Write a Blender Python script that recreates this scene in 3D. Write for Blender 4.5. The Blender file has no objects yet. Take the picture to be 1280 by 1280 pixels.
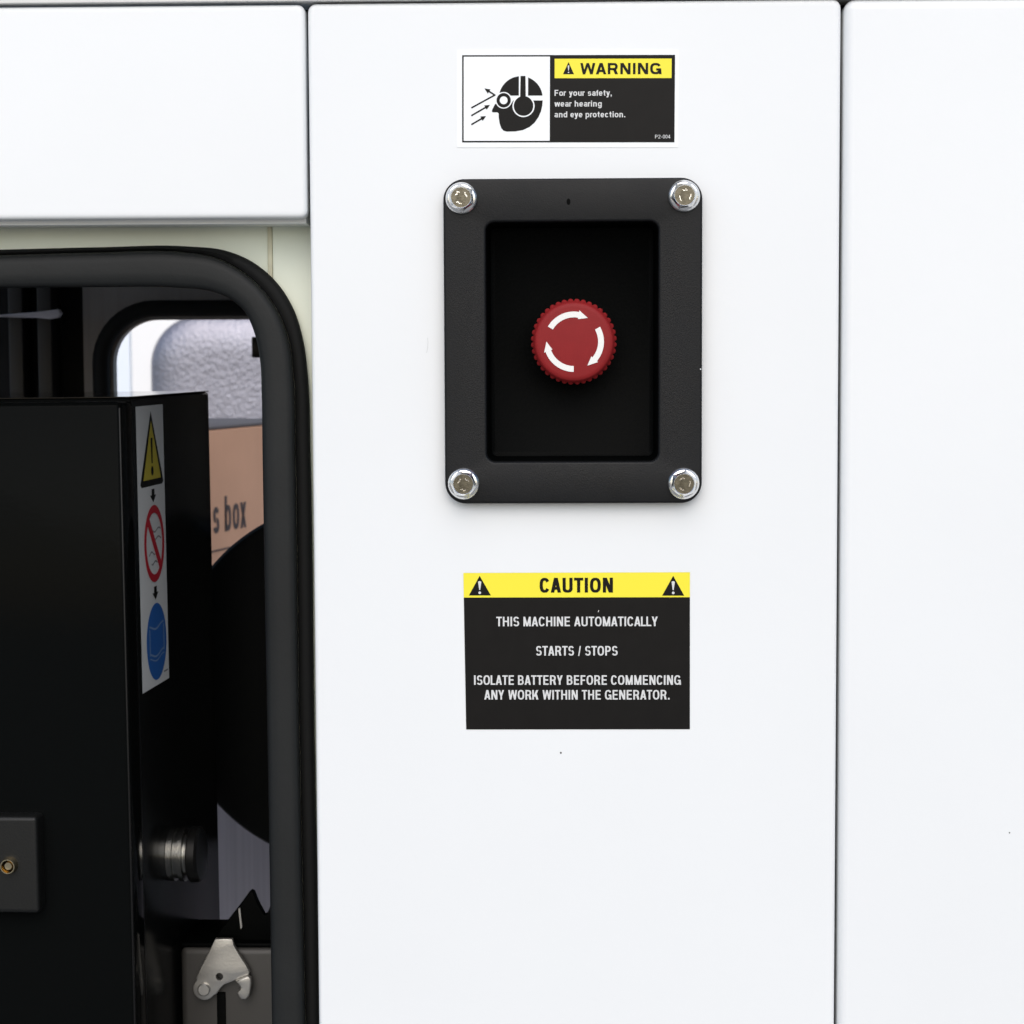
import bpy, bmesh, math, random
from mathutils import Vector, Matrix, geometry, noise
R = math.radians
random.seed(7)
sc = bpy.context.scene
COL = sc.collection

# ------------------------------------------------------------------ camera
F = 2700.0                      # focal length in photo pixels (1280 wide)
D = F * 0.00038                 # camera to panel
ZC = 1.15                       # height of the picture centre above ground
PITCH, YAW, ROLL = R(4.2), R(1.5), R(0.25)
fwd = Vector((-math.sin(YAW) * math.cos(PITCH), math.cos(YAW) * math.cos(PITCH), -math.sin(PITCH)))
r0 = fwd.cross(Vector((0, 0, 1))).normalized()
u0 = r0.cross(fwd).normalized()
right = r0 * math.cos(ROLL) - u0 * math.sin(ROLL)
up = u0 * math.cos(ROLL) + r0 * math.sin(ROLL)
CAM = Vector((0, 0, ZC)) - fwd * D
cam = bpy.data.cameras.new('camera')
cam.sensor_width = 36.0
cam.lens = F / 1280 * 36.0
cam.clip_start, cam.clip_end = 0.05, 200
cam.dof.use_dof = True
cam.dof.focus_distance = D
cam.dof.aperture_fstop = 32.0
co = bpy.data.objects.new('camera', cam)
COL.objects.link(co)
m = Matrix((right, up, -fwd)).transposed().to_4x4()
m.translation = CAM
co.matrix_world = m
sc.camera = co

# ------------------------------------------------------------------ light
SUN_EL, SUN_AZ = R(39), R(1)      # sun in front of the panel, a little to the left
w = bpy.data.worlds.new('World')
sc.world = w
w.use_nodes = True
nt = w.node_tree
sky = nt.nodes.new('ShaderNodeTexSky')
sky.sky_type = 'NISHITA'
sky.sun_disc = False
sky.sun_elevation = SUN_EL
sky.sun_rotation = math.pi - SUN_AZ
sky.air_density, sky.dust_density, sky.ozone_density = 1.0, 2.0, 1.0
bg = nt.nodes['Background']
nt.links.new(sky.outputs[0], bg.inputs[0])
bg.inputs[1].default_value = 0.15
sun = bpy.data.lights.new('sun', 'SUN')
sun.energy = 1.5
sun.angle = R(72)
sun.color = (1.0, 0.985, 0.965)
so = bpy.data.objects.new('sun', sun)
so.rotation_euler = (math.pi / 2 - SUN_EL, 0, SUN_AZ)
so.location = (0, -5, 6)
COL.objects.link(so)
vs = sc.view_settings
vs.view_transform, vs.look, vs.gamma, vs.use_curve_mapping = 'Standard', 'None', 1.0, False
vs.exposure = 0.08
sc.cycles.max_bounces = 10

# ------------------------------------------------------------------ pixel -> place
def P(px, py, Y=0.0):
    d = fwd + right * ((px - 640) / F) + up * ((640 - py) / F)
    return CAM + d * ((Y - CAM.y) / d.y)

def S(Y=0.0):                    # metres per photo pixel at depth Y
    return (D + Y) / F

# ------------------------------------------------------------------ materials
def mat(name, col, rough=0.5, metal=0.0, bdist=0.001, spec=0.5, coat=0.0, coat_rough=0.1,
        bump=0.0, bscale=200.0, var=0.0, vscale=20.0, rvar=0.0, stretch=None, detail=4.0):
    ma = bpy.data.materials.new(name)
    ma.use_nodes = True
    t = ma.node_tree
    b = t.nodes['Principled BSDF']
    b.inputs['Base Color'].default_value = (*col, 1)
    b.inputs['Roughness'].default_value = rough
    b.inputs['Metallic'].default_value = metal
    b.inputs['Specular IOR Level'].default_value = spec
    b.inputs['Coat Weight'].default_value = coat
    b.inputs['Coat Roughness'].default_value = coat_rough
    tc = t.nodes.new('ShaderNodeTexCoord')
    src = tc.outputs['Object']
    if stretch:
        mp = t.nodes.new('ShaderNodeMapping')
        mp.inputs['Scale'].default_value = stretch
        t.links.new(src, mp.inputs[0])
        src = mp.outputs[0]
    if var > 0 or rvar > 0:
        n = t.nodes.new('ShaderNodeTexNoise')
        n.inputs['Scale'].default_value = vscale
        n.inputs['Detail'].default_value = 6
        t.links.new(src, n.inputs['Vector'])
        if var > 0:
            r = t.nodes.new('ShaderNodeValToRGB')
            r.color_ramp.elements[0].position, r.color_ramp.elements[1].position = 0.3, 0.7
            r.color_ramp.elements[0].color = (*[c * (1 - var) for c in col], 1)
            r.color_ramp.elements[1].color = (*[min(1, c * (1 + var)) for c in col], 1)
            t.links.new(n.outputs[0], r.inputs[0])
            t.links.new(r.outputs[0], b.inputs['Base Color'])
        if rvar > 0:
            q = t.nodes.new('ShaderNodeMapRange')
            q.inputs['From Min'].default_value, q.inputs['From Max'].default_value = 0.3, 0.7
            q.inputs['To Min'].default_value, q.inputs['To Max'].default_value = max(0, rough - rvar), rough + rvar
            t.links.new(n.outputs[0], q.inputs[0])
            t.links.new(q.outputs[0], b.inputs['Roughness'])
    if bump > 0:
        n2 = t.nodes.new('ShaderNodeTexNoise')
        n2.inputs['Scale'].default_value = bscale
        n2.inputs['Detail'].default_value = detail
        t.links.new(src, n2.inputs['Vector'])
        bp = t.nodes.new('ShaderNodeBump')
        bp.inputs['Strength'].default_value = bump
        bp.inputs['Distance'].default_value = bdist
        t.links.new(n2.outputs[0], bp.inputs['Height'])
        t.links.new(bp.outputs[0], b.inputs['Normal'])
    return ma

M_WHITE = mat('white_paint', (0.782, 0.803, 0.812), 0.36, spec=0.28, coat=0.08, bump=0.06, bscale=160, var=0.015, vscale=5)
M_CREAM = mat('cream_paint', (0.82, 0.865, 0.73), 0.45, var=0.06, vscale=14, bump=0.05, bscale=250)
M_DIRT = mat('dirty_cream_paint', (0.60, 0.58, 0.43), 0.6, var=0.25, vscale=60)
M_GAP = mat('dark_gap_foam', (0.06, 0.055, 0.055), 0.8)
M_STATION = mat('black_powder_coat', (0.0066, 0.0071, 0.0080), 0.45, spec=0.22, bump=0.12, bscale=1500, rvar=0.05, vscale=60, var=0.12)
M_TRAY = mat('black_moulded_plastic', (0.0012, 0.0015, 0.0015), 0.5, spec=0.04, bump=0.1, bscale=900)
M_RED = mat('red_plastic', (0.235, 0.0150, 0.0165), 0.5, spec=0.16, bump=0.05, bscale=900, var=0.05, vscale=150)
M_PRINTW = mat('white_print', (0.80, 0.80, 0.77), 0.5)
M_ZINC = mat('bright_zinc', (0.86, 0.86, 0.85), 0.18, metal=1.0, bump=0.08, bscale=1500, rvar=0.06, vscale=500)
M_ZINCT = mat('dark_reflection_zinc', (0.115, 0.105, 0.080), 0.30, metal=1.0, bump=0.15, bscale=1800, var=0.3, vscale=350)  # zinc of the bolt faces, dark olive reflections put into its colour
M_DULL = mat('dull_zinc', (0.34, 0.34, 0.32), 0.27, metal=1.0, bump=0.08, bscale=900)
M_LABW = mat('white_vinyl', (0.83, 0.86, 0.875), 0.35, var=0.01, vscale=30)
M_LABK = mat('black_vinyl', (0.0055, 0.0050, 0.0047), 0.45, spec=0.15, var=0.12, vscale=120)
M_LABY = mat('yellow_vinyl', (0.86, 0.76, 0.045), 0.42, spec=0.3)
M_LABT = mat('white_lettering', (0.64, 0.65, 0.65), 0.45)
M_SEAL = mat('black_rubber', (0.0100, 0.0112, 0.0115), 0.55, spec=0.25, bump=0.1, bscale=500, var=0.12, vscale=25)
M_SEALD = mat('soft_black_rubber', (0.008, 0.0085, 0.0085), 0.75, spec=0.2, bump=0.1, bscale=500)
M_WALL = mat('grey_inner_metal', (0.25, 0.235, 0.23), 0.5, var=0.06, vscale=8, stretch=(40, 40, 1.5))
M_INNER = mat('recess_black', (0.012, 0.012, 0.013), 0.8, spec=0.2)
M_CAB = mat('black_gloss_paint', (0.0035, 0.004, 0.004), 0.09, spec=0.02, bump=0.03, bscale=300, rvar=0.03, vscale=30)
M_CABT = mat('black_gloss_side', (0.005, 0.0055, 0.0055), 0.22, spec=0.09)
M_SWITCH = mat('charcoal_plastic', (0.0065, 0.007, 0.0068), 0.40, spec=0.3, bump=0.08, bscale=900)
M_BRASS = mat('polished_brass', (0.62, 0.52, 0.33), 0.16, metal=1.0)
M_STEEL = mat('brushed_steel', (0.50, 0.49, 0.46), 0.36, metal=0.85, bump=0.08, bscale=700, var=0.08, vscale=60)
M_BLOCK = mat('grey_enamel', (0.042, 0.040, 0.037), 0.45, var=0.05, vscale=20)
M_BLACKP = mat('black_plastic', (0.005, 0.005, 0.005), 0.35, spec=0.3)
M_DISC = mat('matt_black_steel', (0.003, 0.0035, 0.003), 0.6, spec=0.15)
M_CARD = mat('corrugated_cardboard', (0.70, 0.39, 0.245), 0.85, spec=0.1, var=0.08, vscale=9, bump=0.15, bscale=120)
M_CARDI = mat('cardboard_ink', (0.10, 0.070, 0.062), 0.8, var=0.3, vscale=200)
M_FOIL = mat('crinkled_foil', (0.27, 0.27, 0.315), 0.36, metal=0.8, bump=1.0, bscale=165, bdist=0.0015, detail=9, var=0.12, vscale=9)
M_DOORW = mat('white_door_paint', (0.88, 0.88, 0.88), 0.4)
M_LILAC = mat('pale_light', (0.55, 0.54, 0.60), 0.4)
M_RIB = mat('dark_grey_paint', (0.016, 0.015, 0.015), 0.5)
M_YEL2 = mat('yellow_safety_print', (0.62, 0.52, 0.05), 0.5)
M_RED2 = mat('red_safety_print', (0.55, 0.012, 0.03), 0.5)
M_BLUE = mat('blue_safety_print', (0.015, 0.13, 0.48), 0.5)
M_BLUE2 = mat('pale_blue_print', (0.20, 0.33, 0.58), 0.5)
M_GREYP = mat('grey_print', (0.30, 0.30, 0.32), 0.5)
M_GROUND = mat('pale_gravel', (0.30, 0.295, 0.28), 0.9, spec=0.1, var=0.25, vscale=3, bump=0.4, bscale=40)
M_CHIP = mat('dark_speck', (0.02, 0.02, 0.02), 0.6)

# ------------------------------------------------------------------ mesh helpers
def obj(name, bm, ma, parent=None, loc=None, rot=None, sharp=35, smooth=True):
    bmesh.ops.recalc_face_normals(bm, faces=bm.faces)
    me = bpy.data.meshes.new(name)
    if smooth:
        for f in bm.faces:
            f.smooth = True
    bm.to_mesh(me)
    bm.free()
    if smooth:
        me.set_sharp_from_angle(angle=R(sharp))
    me.materials.append(ma)
    o = bpy.data.objects.new(name, me)
    COL.objects.link(o)
    if loc is not None:
        o.location = loc
    if rot is not None:
        o.rotation_euler = rot
    if parent:
        o.parent = parent
    return o

def tag(o, label=None, cat=None, group=None, kind=None):
    for k, v in (('label', label), ('category', cat), ('group', group), ('kind', kind)):
        if v:
            o[k] = v
    return o

def empty(name, loc, rot=(0, 0, 0)):
    o = bpy.data.objects.new(name, None)
    o.empty_display_size = 0.05
    COL.objects.link(o)
    o.location, o.rotation_euler = loc, rot
    return o

def box(bm, x0, x1, y0, y1, z0, z1, bev=0.0, seg=3):
    v = [bm.verts.new((x, y, z)) for x in (x0, x1) for y in (y0, y1) for z in (z0, z1)]
    fs = [bm.faces.new([v[i] for i in q]) for q in
          ((0, 1, 3, 2), (4, 6, 7, 5), (0, 4, 5, 1), (2, 3, 7, 6), (0, 2, 6, 4), (1, 5, 7, 3))]
    if bev > 0:
        ed = set(e for f in fs for e in f.edges)
        bmesh.ops.bevel(bm, geom=list(ed), offset=bev, segments=seg, affect='EDGES', profile=0.5)

def rrect(x0, z0, x1, z1, r, n=8):
    pts = []
    for cx, cz, a0 in ((x1 - r, z1 - r, 0), (x0 + r, z1 - r, 90), (x0 + r, z0 + r, 180), (x1 - r, z0 + r, 270)):
        for i in range(n + 1):
            a = R(a0 + 90 * i / n)
            pts.append((cx + r * math.cos(a), cz + r * math.sin(a)))
    return pts

def circ(cx, cz, r, n=32, a0=0, a1=360, rz=None):
    full = abs(a1 - a0) >= 360
    k = n if full else n + 1
    return [(cx + r * math.cos(R(a0 + (a1 - a0) * i / n)), cz + (rz or r) * math.sin(R(a0 + (a1 - a0) * i / n))) for i in range(k)]

def sheet(bm, loops, y):
    """flat face with holes in the x-z plane at y"""
    vv = [[Vector((x, z, 0)) for x, z in L] for L in loops]
    flat = [bm.verts.new((x, y, z)) for L in loops for x, z in L]
    fs = []
    for tri in geometry.tessellate_polygon(vv):
        try:
            f = bm.faces.new([flat[i] for i in tri])
        except ValueError:
            continue
        fs.append(f)
        f.normal_update()
        if f.normal.y > 0:
            f.normal_flip()
    return flat, fs

def plate(bm, loops, y0, y1, bev=0.0, seg=3, bev_hole=False):
    """solid plate: loops in x-z, front at y0, back at y1, front rim rounded"""
    def ring(L, y):
        return [bm.verts.new((x, y, z)) for x, z in L]
    n0 = len(bm.faces)
    for k, L in enumerate(loops):
        b = bev if (k == 0 or bev_hole) else 0.0
        rows = []
        if b > 0:
            for i in range(seg + 1):
                a = math.pi / 2 * i / seg
                inset = b * (1 - math.sin(a))
                rows.append(([p for p in offset_loop(L, -inset if k == 0 else inset)], y0 + b * (1 - math.cos(a))))
        else:
            rows.append((L, y0))
        rows.append((L, y1))
        rs = [ring(l, y) for l, y in rows]
        for a, c in zip(rs, rs[1:]):
            for i in range(len(a)):
                j = (i + 1) % len(a)
                bm.faces.new((a[i], a[j], c[j], c[i]))
    fl = [offset_loop(L, (-bev if k == 0 else bev)) if (bev > 0 and (k == 0 or bev_hole)) else L for k, L in enumerate(loops)]
    sheet(bm, fl, y0)
    sheet(bm, loops, y1)
    bmesh.ops.remove_doubles(bm, verts=bm.verts, dist=1e-6)

def area(L):
    return 0.5 * sum(L[i][0] * L[(i + 1) % len(L)][1] - L[(i + 1) % len(L)][0] * L[i][1] for i in range(len(L)))

def offset_loop(L, d):
    """grow (d>0) or shrink a closed outline, mitred"""
    if abs(d) < 1e-12:
        return list(L)
    sgn = 1 if area(L) > 0 else -1
    out = []
    n = len(L)
    for i in range(n):
        p, a, q = Vector(L[i]), Vector(L[i - 1]), Vector(L[(i + 1) % n])
        e1, e2 = (p - a), (q - p)
        if e1.length < 1e-12 or e2.length < 1e-12:
            out.append(L[i])
            continue
        e1.normalize(); e2.normalize()
        n1, n2 = Vector((e1.y, -e1.x)) * sgn, Vector((e2.y, -e2.x)) * sgn
        h = n1 + n2
        k = max(h.length_squared / 2, 0.35)
        v = p + h * (d / k)
        out.append((v.x, v.y))
    return out

def lathe(bm, prof, n=48, cap=True, rmod=None):
    """turn (radius, y) profile about the local y axis"""
    rs = []
    for r, y in prof:
        if r < 1e-9:
            rs.append([bm.verts.new((0, y, 0))])
        else:
            rs.append([bm.verts.new((r * (rmod(i, r, y) if rmod else 1) * math.cos(2 * math.pi * i / n), y,
                                     r * (rmod(i, r, y) if rmod else 1) * math.sin(2 * math.pi * i / n))) for i in range(n)])
    for a, b in zip(rs, rs[1:]):
        for i in range(n):
            j = (i + 1) % n
            if len(a) == 1 and len(b) == 1:
                continue
            if len(a) == 1:
                bm.faces.new((a[0], b[i], b[j]))
            elif len(b) == 1:
                bm.faces.new((a[i], a[j], b[0]))
            else:
                bm.faces.new((a[i], a[j], b[j], b[i]))

def smooth_path(pts, k=8):
    out = []
    n = len(pts)
    for i in range(n - 1):
        p0, p1, p2, p3 = pts[max(i - 1, 0)], pts[i], pts[i + 1], pts[min(i + 2, n - 1)]
        l = max(((p2[0] - p1[0]) ** 2 + (p2[1] - p1[1]) ** 2) ** 0.5, 1e-6)
        la = max(((p1[0] - p0[0]) ** 2 + (p1[1] - p0[1]) ** 2) ** 0.5, 1e-6) if i > 0 else l
        lb = max(((p3[0] - p2[0]) ** 2 + (p3[1] - p2[1]) ** 2) ** 0.5, 1e-6) if i < n - 2 else l
        t1 = [((p2[c] - p1[c]) / l * la + (p1[c] - p0[c]) / la * l) / (l + la) if i > 0 else (p2[c] - p1[c]) / l for c in (0, 1)]
        t2 = [((p2[c] - p1[c]) / l * lb + (p3[c] - p2[c]) / lb * l) / (l + lb) if i < n - 2 else (p2[c] - p1[c]) / l for c in (0, 1)]
        for s in range(k):
            u = s / k
            h = (2 * u ** 3 - 3 * u ** 2 + 1, u ** 3 - 2 * u ** 2 + u, -2 * u ** 3 + 3 * u ** 2, u ** 3 - u ** 2)
            out.append(tuple(h[0] * p1[c] + h[1] * l * t1[c] + h[2] * p2[c] + h[3] * l * t2[c] for c in (0, 1)))
    out.append(tuple(pts[-1]))
    return out

# ------------------------------------------------------------------ lettering (outlines of a plain grotesque)
# strokes of a bold grotesque: every glyph is a few overlapping polygons inside W x H, stem w, bar t
def sband(x0, y0, x1, y1, w_, t_, a0, a1, e=2.5, n=28):
    def pt(ax, ay, a_):
        c, s_ = math.cos(R(a_)), math.sin(R(a_))
        return ((x0 + x1) / 2 + ax * math.copysign(abs(c) ** (2 / e), c), (y0 + y1) / 2 + ay * math.copysign(abs(s_) ** (2 / e), s_))
    A, B = (x1 - x0) / 2, (y1 - y0) / 2
    an = [a0 + (a1 - a0) * i / n for i in range(n + 1)]
    o, q = [pt(A, B, a_) for a_ in an], [pt(max(A - w_, A * .08), max(B - t_, B * .08), a_) for a_ in an]
    return [[o[i], o[i + 1], q[i + 1], q[i]] for i in range(n)]

def glyph(ch, W_, H, w_, t_):
    wh = w_ * 1.08
    V = lambda x, y0=0, y1=H: [(x, y0), (x + w_, y0), (x + w_, y1), (x, y1)]
    B = lambda y, x0=0, x1=W_: [(x0, y), (x1, y), (x1, y + t_), (x0, y + t_)]
    Dg = lambda xb, xt, y0=0, y1=H, ww=wh: [(xb, y0), (xb + ww, y0), (xt + ww, y1), (xt, y1)]
    X = H * 0.735
    def bowl(y0, y1, x1=None, x0=0):
        x1 = W_ if x1 is None else x1
        hw = min((y1 - y0) * 0.5, (x1 - x0) * 0.62)
        c = x1 - hw
        return [B(y0, x0, c), B(y1 - t_, x0, c)] + sband(c - hw, y0, x1, y1, w_, t_, -90, 90, 2.2)
    def arch(x0, x1, y1, up_=True):
        r2 = min((x1 - x0), H * 0.62)
        if up_:
            return sband(x0, y1 - r2, x1, y1, w_, t_, 0, 180, 2.6)
        return sband(x0, y1, x1, y1 + r2, w_, t_, 180, 360, 2.6)
    full = lambda x0, y0, x1, y1: sband(x0, y0, x1, y1, w_, t_, 0, 360, 2.5, 48)
    m_ = H * 0.5
    if ch == 'A':
        a_ = W_ / 2 - wh * 0.54
        return [Dg(0, a_), Dg(W_ - wh, W_ - wh - a_), B(H * .20, W_ * .2, W_ * .8)]
    if ch == 'B': return [V(0)] + bowl(m_ - t_ * .45, H, W_ * .95) + bowl(0, m_ + t_ * .55)
    if ch == 'C': return sband(0, 0, W_, H, w_, t_, 30, 330, 2.5, 44)
    if ch == 'E': return [V(0), B(0), B(H - t_), B(m_ - t_ * .4, 0, W_ * .93)]
    if ch == 'F': return [V(0), B(H - t_), B(m_ - t_ * .6, 0, W_ * .92)]
    if ch == 'G': return sband(0, 0, W_, H, w_, t_, 30, 345, 2.5, 44) + [B(H * .52 - t_, W_ * .55, W_), V(W_ - w_ * .8, 0.0, H * .40)[:2] + V(W_ - w_, 0, H * .5)[2:]]
    if ch == 'H': return [V(0), V(W_ - w_), B(m_ - t_ * .4)]
    if ch == 'I': return [V(0)]
    if ch == 'K': return [V(0), Dg(w_ * .6, W_ - wh * 1.25, H * .30, H, wh * 1.2), Dg(W_ - wh * 1.15, W_ * .40, 0, H * .62, wh * 1.15)]
    if ch == 'L': return [V(0), B(0)]
    if ch == 'M': return [V(0), V(W_ - w_), Dg(W_ / 2 - wh * .5, 0, 0, H, wh * .98), Dg(W_ / 2 - wh * .48, W_ - wh * .98, 0, H, wh * .98)]
    if ch == 'N': return [V(0), V(W_ - w_), Dg(W_ - wh * 1.15, 0, 0, H, wh * 1.15)]
    if ch == 'O' or ch == '0': return full(0, 0, W_, H)
    if ch == 'P': return [V(0)] + bowl(H * .38, H)
    if ch == 'R': return [V(0)] + bowl(m_ - t_ * .7, H, W_ * .97) + [Dg(W_ - wh * 1.05, W_ * .50, 0, m_ - t_ * .2, wh * 1.1)]
    if ch == 'S' or ch == 's':
        h_ = H if ch == 'S' else X
        k = h_ / 2
        return sband(W_ * .03, k - t_ / 2, W_ * .97, h_, w_ * .96, t_, 18, 262, 2.3) + sband(0, 0, W_, k + t_ / 2, w_ * .96, t_, 82, -162, 2.3)
    if ch == 'T': return [V(W_ / 2 - w_ / 2), B(H - t_)]
    if ch == 'U': return [V(0, H * .3), V(W_ - w_, H * .3)] + arch(0, W_, 0, False)
    if ch in 'Ww':
        h_ = H if ch == 'W' else X
        q_ = W_ * .25
        a_, b_ = wh * .92, wh * .46
        return [Dg(q_ - b_, 0, 0, h_, a_), Dg(q_ - b_, W_ / 2 - b_, 0, h_, a_), Dg(W_ - q_ - b_, W_ / 2 - b_, 0, h_, a_), Dg(W_ - q_ - b_, W_ - a_, 0, h_, a_)]
    if ch == 'Y': return [V(W_ / 2 - w_ / 2, 0, H * .45), Dg(W_ / 2 - wh * .5, 0, H * .38, H), Dg(W_ / 2 - wh * .5, W_ - wh, H * .38, H)]
    if ch == '/': return [Dg(0, W_ - w_ * .7, -H * .04, H, w_ * .7)]
    if ch == '-': return [B(H * .32)]
    if ch == '.': return [[(0, 0), (w_, 0), (w_, w_), (0, w_)]]
    if ch == ',': return [[(0, 0), (w_, 0), (w_, w_), (0, w_)], [(w_ * .45, 0), (w_, 0), (w_ * .6, -w_ * .9), (w_ * .05, -w_ * .9)]]
    if ch == '2': return sband(0, H * .42, W_, H, w_, t_, 170, -40, 2.2) + [Dg(0, W_ - wh * 1.3, t_ * .5, H * .56), B(0)]
    if ch == '4': return [V(W_ - w_ * 1.9), B(H * .2), Dg(0, W_ - w_ * 1.9 - wh * .3, H * .25, H)]
    if ch == 'a': return sband(0, 0, W_ * .98, X * .60, w_, t_, 0, 360, 2.3, 40) + [V(W_ - w_, 0, X * .62)] + sband(W_ * .04, X * .30, W_, X, w_, t_, 0, 165, 2.4)
    if ch == 'b': return [V(0)] + full(0, 0, W_, X)
    if ch == 'c': return sband(0, 0, W_, X, w_, t_, 38, 322)
    if ch == 'd': return [V(W_ - w_)] + full(0, 0, W_, X)
    if ch == 'e': return sband(0, 0, W_, X, w_, t_, 0, 322, 2.4, 40) + [B(X * .5 - t_ * .55, w_ * .5, W_ - w_ * .08)]
    if ch == 'f': return [V(W_ * .26, 0, H * .8), B(X - t_, 0, W_ * .95)] + sband(W_ * .26, H * .55, W_ * 1.7, H, w_, t_, 92, 180, 2.4)
    if ch == 'g': return [V(W_ - w_, -X * .02, X)] + full(0, 0, W_, X) + sband(0, -H * .28, W_, H * .3, w_, t_, 200, 360, 2.4)
    if ch == 'h': return [V(0), V(W_ - w_, 0, X * .65)] + arch(0, W_, X)
    if ch == 'i': return [V(0, 0, X), V(0, H - w_ * .95, H)]
    if ch == 'n': return [V(0, 0, X), V(W_ - w_, 0, X * .65)] + arch(0, W_, X)
    if ch == 'o': return full(0, 0, W_, X)
    if ch == 'p': return [V(0, -H * .28, X)] + full(0, 0, W_, X)
    if ch == 'r': return [V(0, 0, X)] + sband(0, X * .35, W_ * 1.75, X, w_, t_ * 1.1, 80, 180, 2.4)
    if ch == 't': return [V(W_ * .24, X * .2, H * .93), B(X - t_, 0, W_)] + sband(W_ * .24, 0, W_ * 1.5, X * .6, w_, t_, 180, 275, 2.4)
    if ch == 'u': return [V(0, X * .35, X), V(W_ - w_, 0, X)] + arch(0, W_, 0, False)
    if ch == 'x': return [Dg(0, W_ - wh, 0, X), Dg(W_ - wh, 0, 0, X)]
    if ch == 'y': return [Dg(W_ / 2 - wh * .5, 0, 0, X), Dg(W_ * .22, W_ - wh, -H * .24, X), B(-H * .27, W_ * .06, W_ * .22 + wh * .9)]
    return []
GW = dict(A=.95, B=.88, C=.92, E=.80, F=.74, G=1.0, H=.92, K=.95, L=.74, M=1.1, N=.93, O=1.0, P=.85, R=.92, S=.87, T=.84, U=.92, W=1.36, Y=.90,
          a=.72, b=.76, c=.72, d=.76, e=.74, f=.42, g=.76, h=.72, n=.72, o=.78, p=.76, r=.44, s=.70, t=.42, u=.72, w=1.08, x=.74, y=.74)
GW.update({'0': .74, '2': .74, '4': .76, '-': .4, '/': .42})
DIAG, ROUND = set('AVWYKXwxy/'), set('CGOSQoce0sad')
def text(bm, s, x0, x1, base, H, w_, y):
    """letters filling x0..x1 on the baseline, capitals H high, stems w_ wide"""
    t_ = w_ * 0.86
    fixed = var = 0.0
    def items():
        prev = None
        for ch in s:
            if ch == ' ':
                yield 0, .64, ch
                prev = None
                continue
            g = 0 if prev is None else sum(.03 if c in DIAG or c in 'TLrf' else .075 if c in ROUND else .11 for c in (prev, ch))
            yield g, GW.get(ch, 0), ch
            prev = ch
    for g, wd_, ch in items():
        var += g + wd_
        fixed += w_ if ch in 'Ii.,' else 0
    k = (x1 - x0 - fixed) / var
    x = x0
    n = 0
    for g, wd_, ch in items():
        x += g * k
        if ch == ' ':
            x += wd_ * k
            continue
        W_ = w_ if ch in 'Ii.,' else wd_ * k
        for j, pl_ in enumerate(glyph(ch, W_, H, w_, t_)):
            f = bm.faces.new([bm.verts.new((x + p[0], y - (j % 5) * 0.000012, base + p[1])) for p in pl_])
            f.normal_update()
            if f.normal.y > 0:
                f.normal_flip()
        x += W_

class Flat:
    """maps photo pixels to the local x-z of an upright flat thing centred at (cx, cy), at depth Y"""
    def __init__(s, cx, cy, Y):
        s.cx, s.cy, s.s = cx, cy, S(Y)
        s.loc = P(cx, cy, Y)
        s.s = (P(cx + 50, cy, Y) - P(cx - 50, cy, Y)).length / 100
    def __call__(s, px, py):
        return ((px - s.cx) * s.s, -(py - s.cy) * s.s)
    def L(s, pts):
        return [s(*p) for p in pts]

# ================================================================== ground
bm = bmesh.new()
v = [bm.verts.new(p) for p in ((-60, -60, 0), (60, -60, 0), (60, 60, 0), (-60, 60, 0))]
bm.faces.new(v)
tag(obj('ground', bm, M_GROUND), kind='structure')

# ================================================================== big white panels
GP = 'white outer panels of the generator'
def wall_panel(name, x0, x1, z0, z1, y0, y1, hole=None, bev=0.003, r=0.006):
    bm = bmesh.new()
    loops = [rrect(x0, z0, x1, z1, r, 5)]
    if hole:
        loops.append(hole)
    cx, cz = (x0 + x1) / 2, z0
    loops = [[(x - cx, z - cz) for x, z in L] for L in loops]
    plate(bm, loops, 0, y1 - y0, bev, 5)
    return obj(name, bm, M_WHITE, loc=(cx, y0, cz), sharp=50)

ZB = ZC - 0.78
tl = P(384.3, 4.3)
tr = P(1051.5, 3)
st = Flat(716.2, 427.3, 0.0)
hx, hz = st.loc.x, st.loc.z
hole = [(hx + x, hz + z) for x, z in rrect(*st(604, 580), *st(826, 275), 0.005, 4)]
pm = wall_panel('enclosure_panel', tl.x, tr.x, ZB, tl.z, 0, 0.019, hole, bev=0.0022, r=0.004)
tag(pm, 'tall white panel carrying the red emergency button and both warning labels', 'panel', GP)
# tiny dark paint chips
for px, py, rr in ((701, 941, 1.3),):
    bm = bmesh.new()
    q = P(px, py, -0.0001)
    c = circ(0, 0, rr * S(), 10)
    sheet(bm, [[(x * random.uniform(.8, 1.2), z * random.uniform(.8, 1.2)) for x, z in c]], 0)
    o = obj('paint_chip', bm, M_CHIP, pm, loc=Vector((q.x, -0.0001, q.z)) - pm.location)
rp = P(1055.6, -1.5, 0)
pr = wall_panel('enclosure_panel', rp.x, rp.x + 0.62, ZB, rp.z, -0.001, 0.024, bev=0.0045, r=0.0055)
tag(pr, 'plain white panel right of the narrow gap, with nothing fixed to it', 'panel', GP)
bm = bmesh.new()
q = P(1262, 1041, -0.0012)
sheet(bm, [circ(0, 0, 0.9 * S(), 10)], 0)
obj('paint_chip', bm, M_CHIP, pr, loc=Vector((q.x, -0.0011, q.z)) - pr.location)
a = P(380.6, 5.3, 0)
b = P(380.6, 272.3, 0)
pl = wall_panel('enclosure_panel', a.x - 0.95, a.x, b.z, a.z, 0, 0.010, bev=0.0022, r=0.0035)
tag(pl, 'short white panel above the opening with the black rubber seal', 'panel', GP)

# ================================================================== enclosure shell
en = empty('generator_enclosure', (0, 0, ZB - 0.02))
tag(en, 'pale cream enclosure frame around the dark opening with its black rubber seal', 'enclosure')
inv = Vector((0, 0, -(ZB - 0.02)))
def shell(name, bm, ma, **k):
    return obj(name, bm, ma, en, loc=inv, **k)

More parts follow.
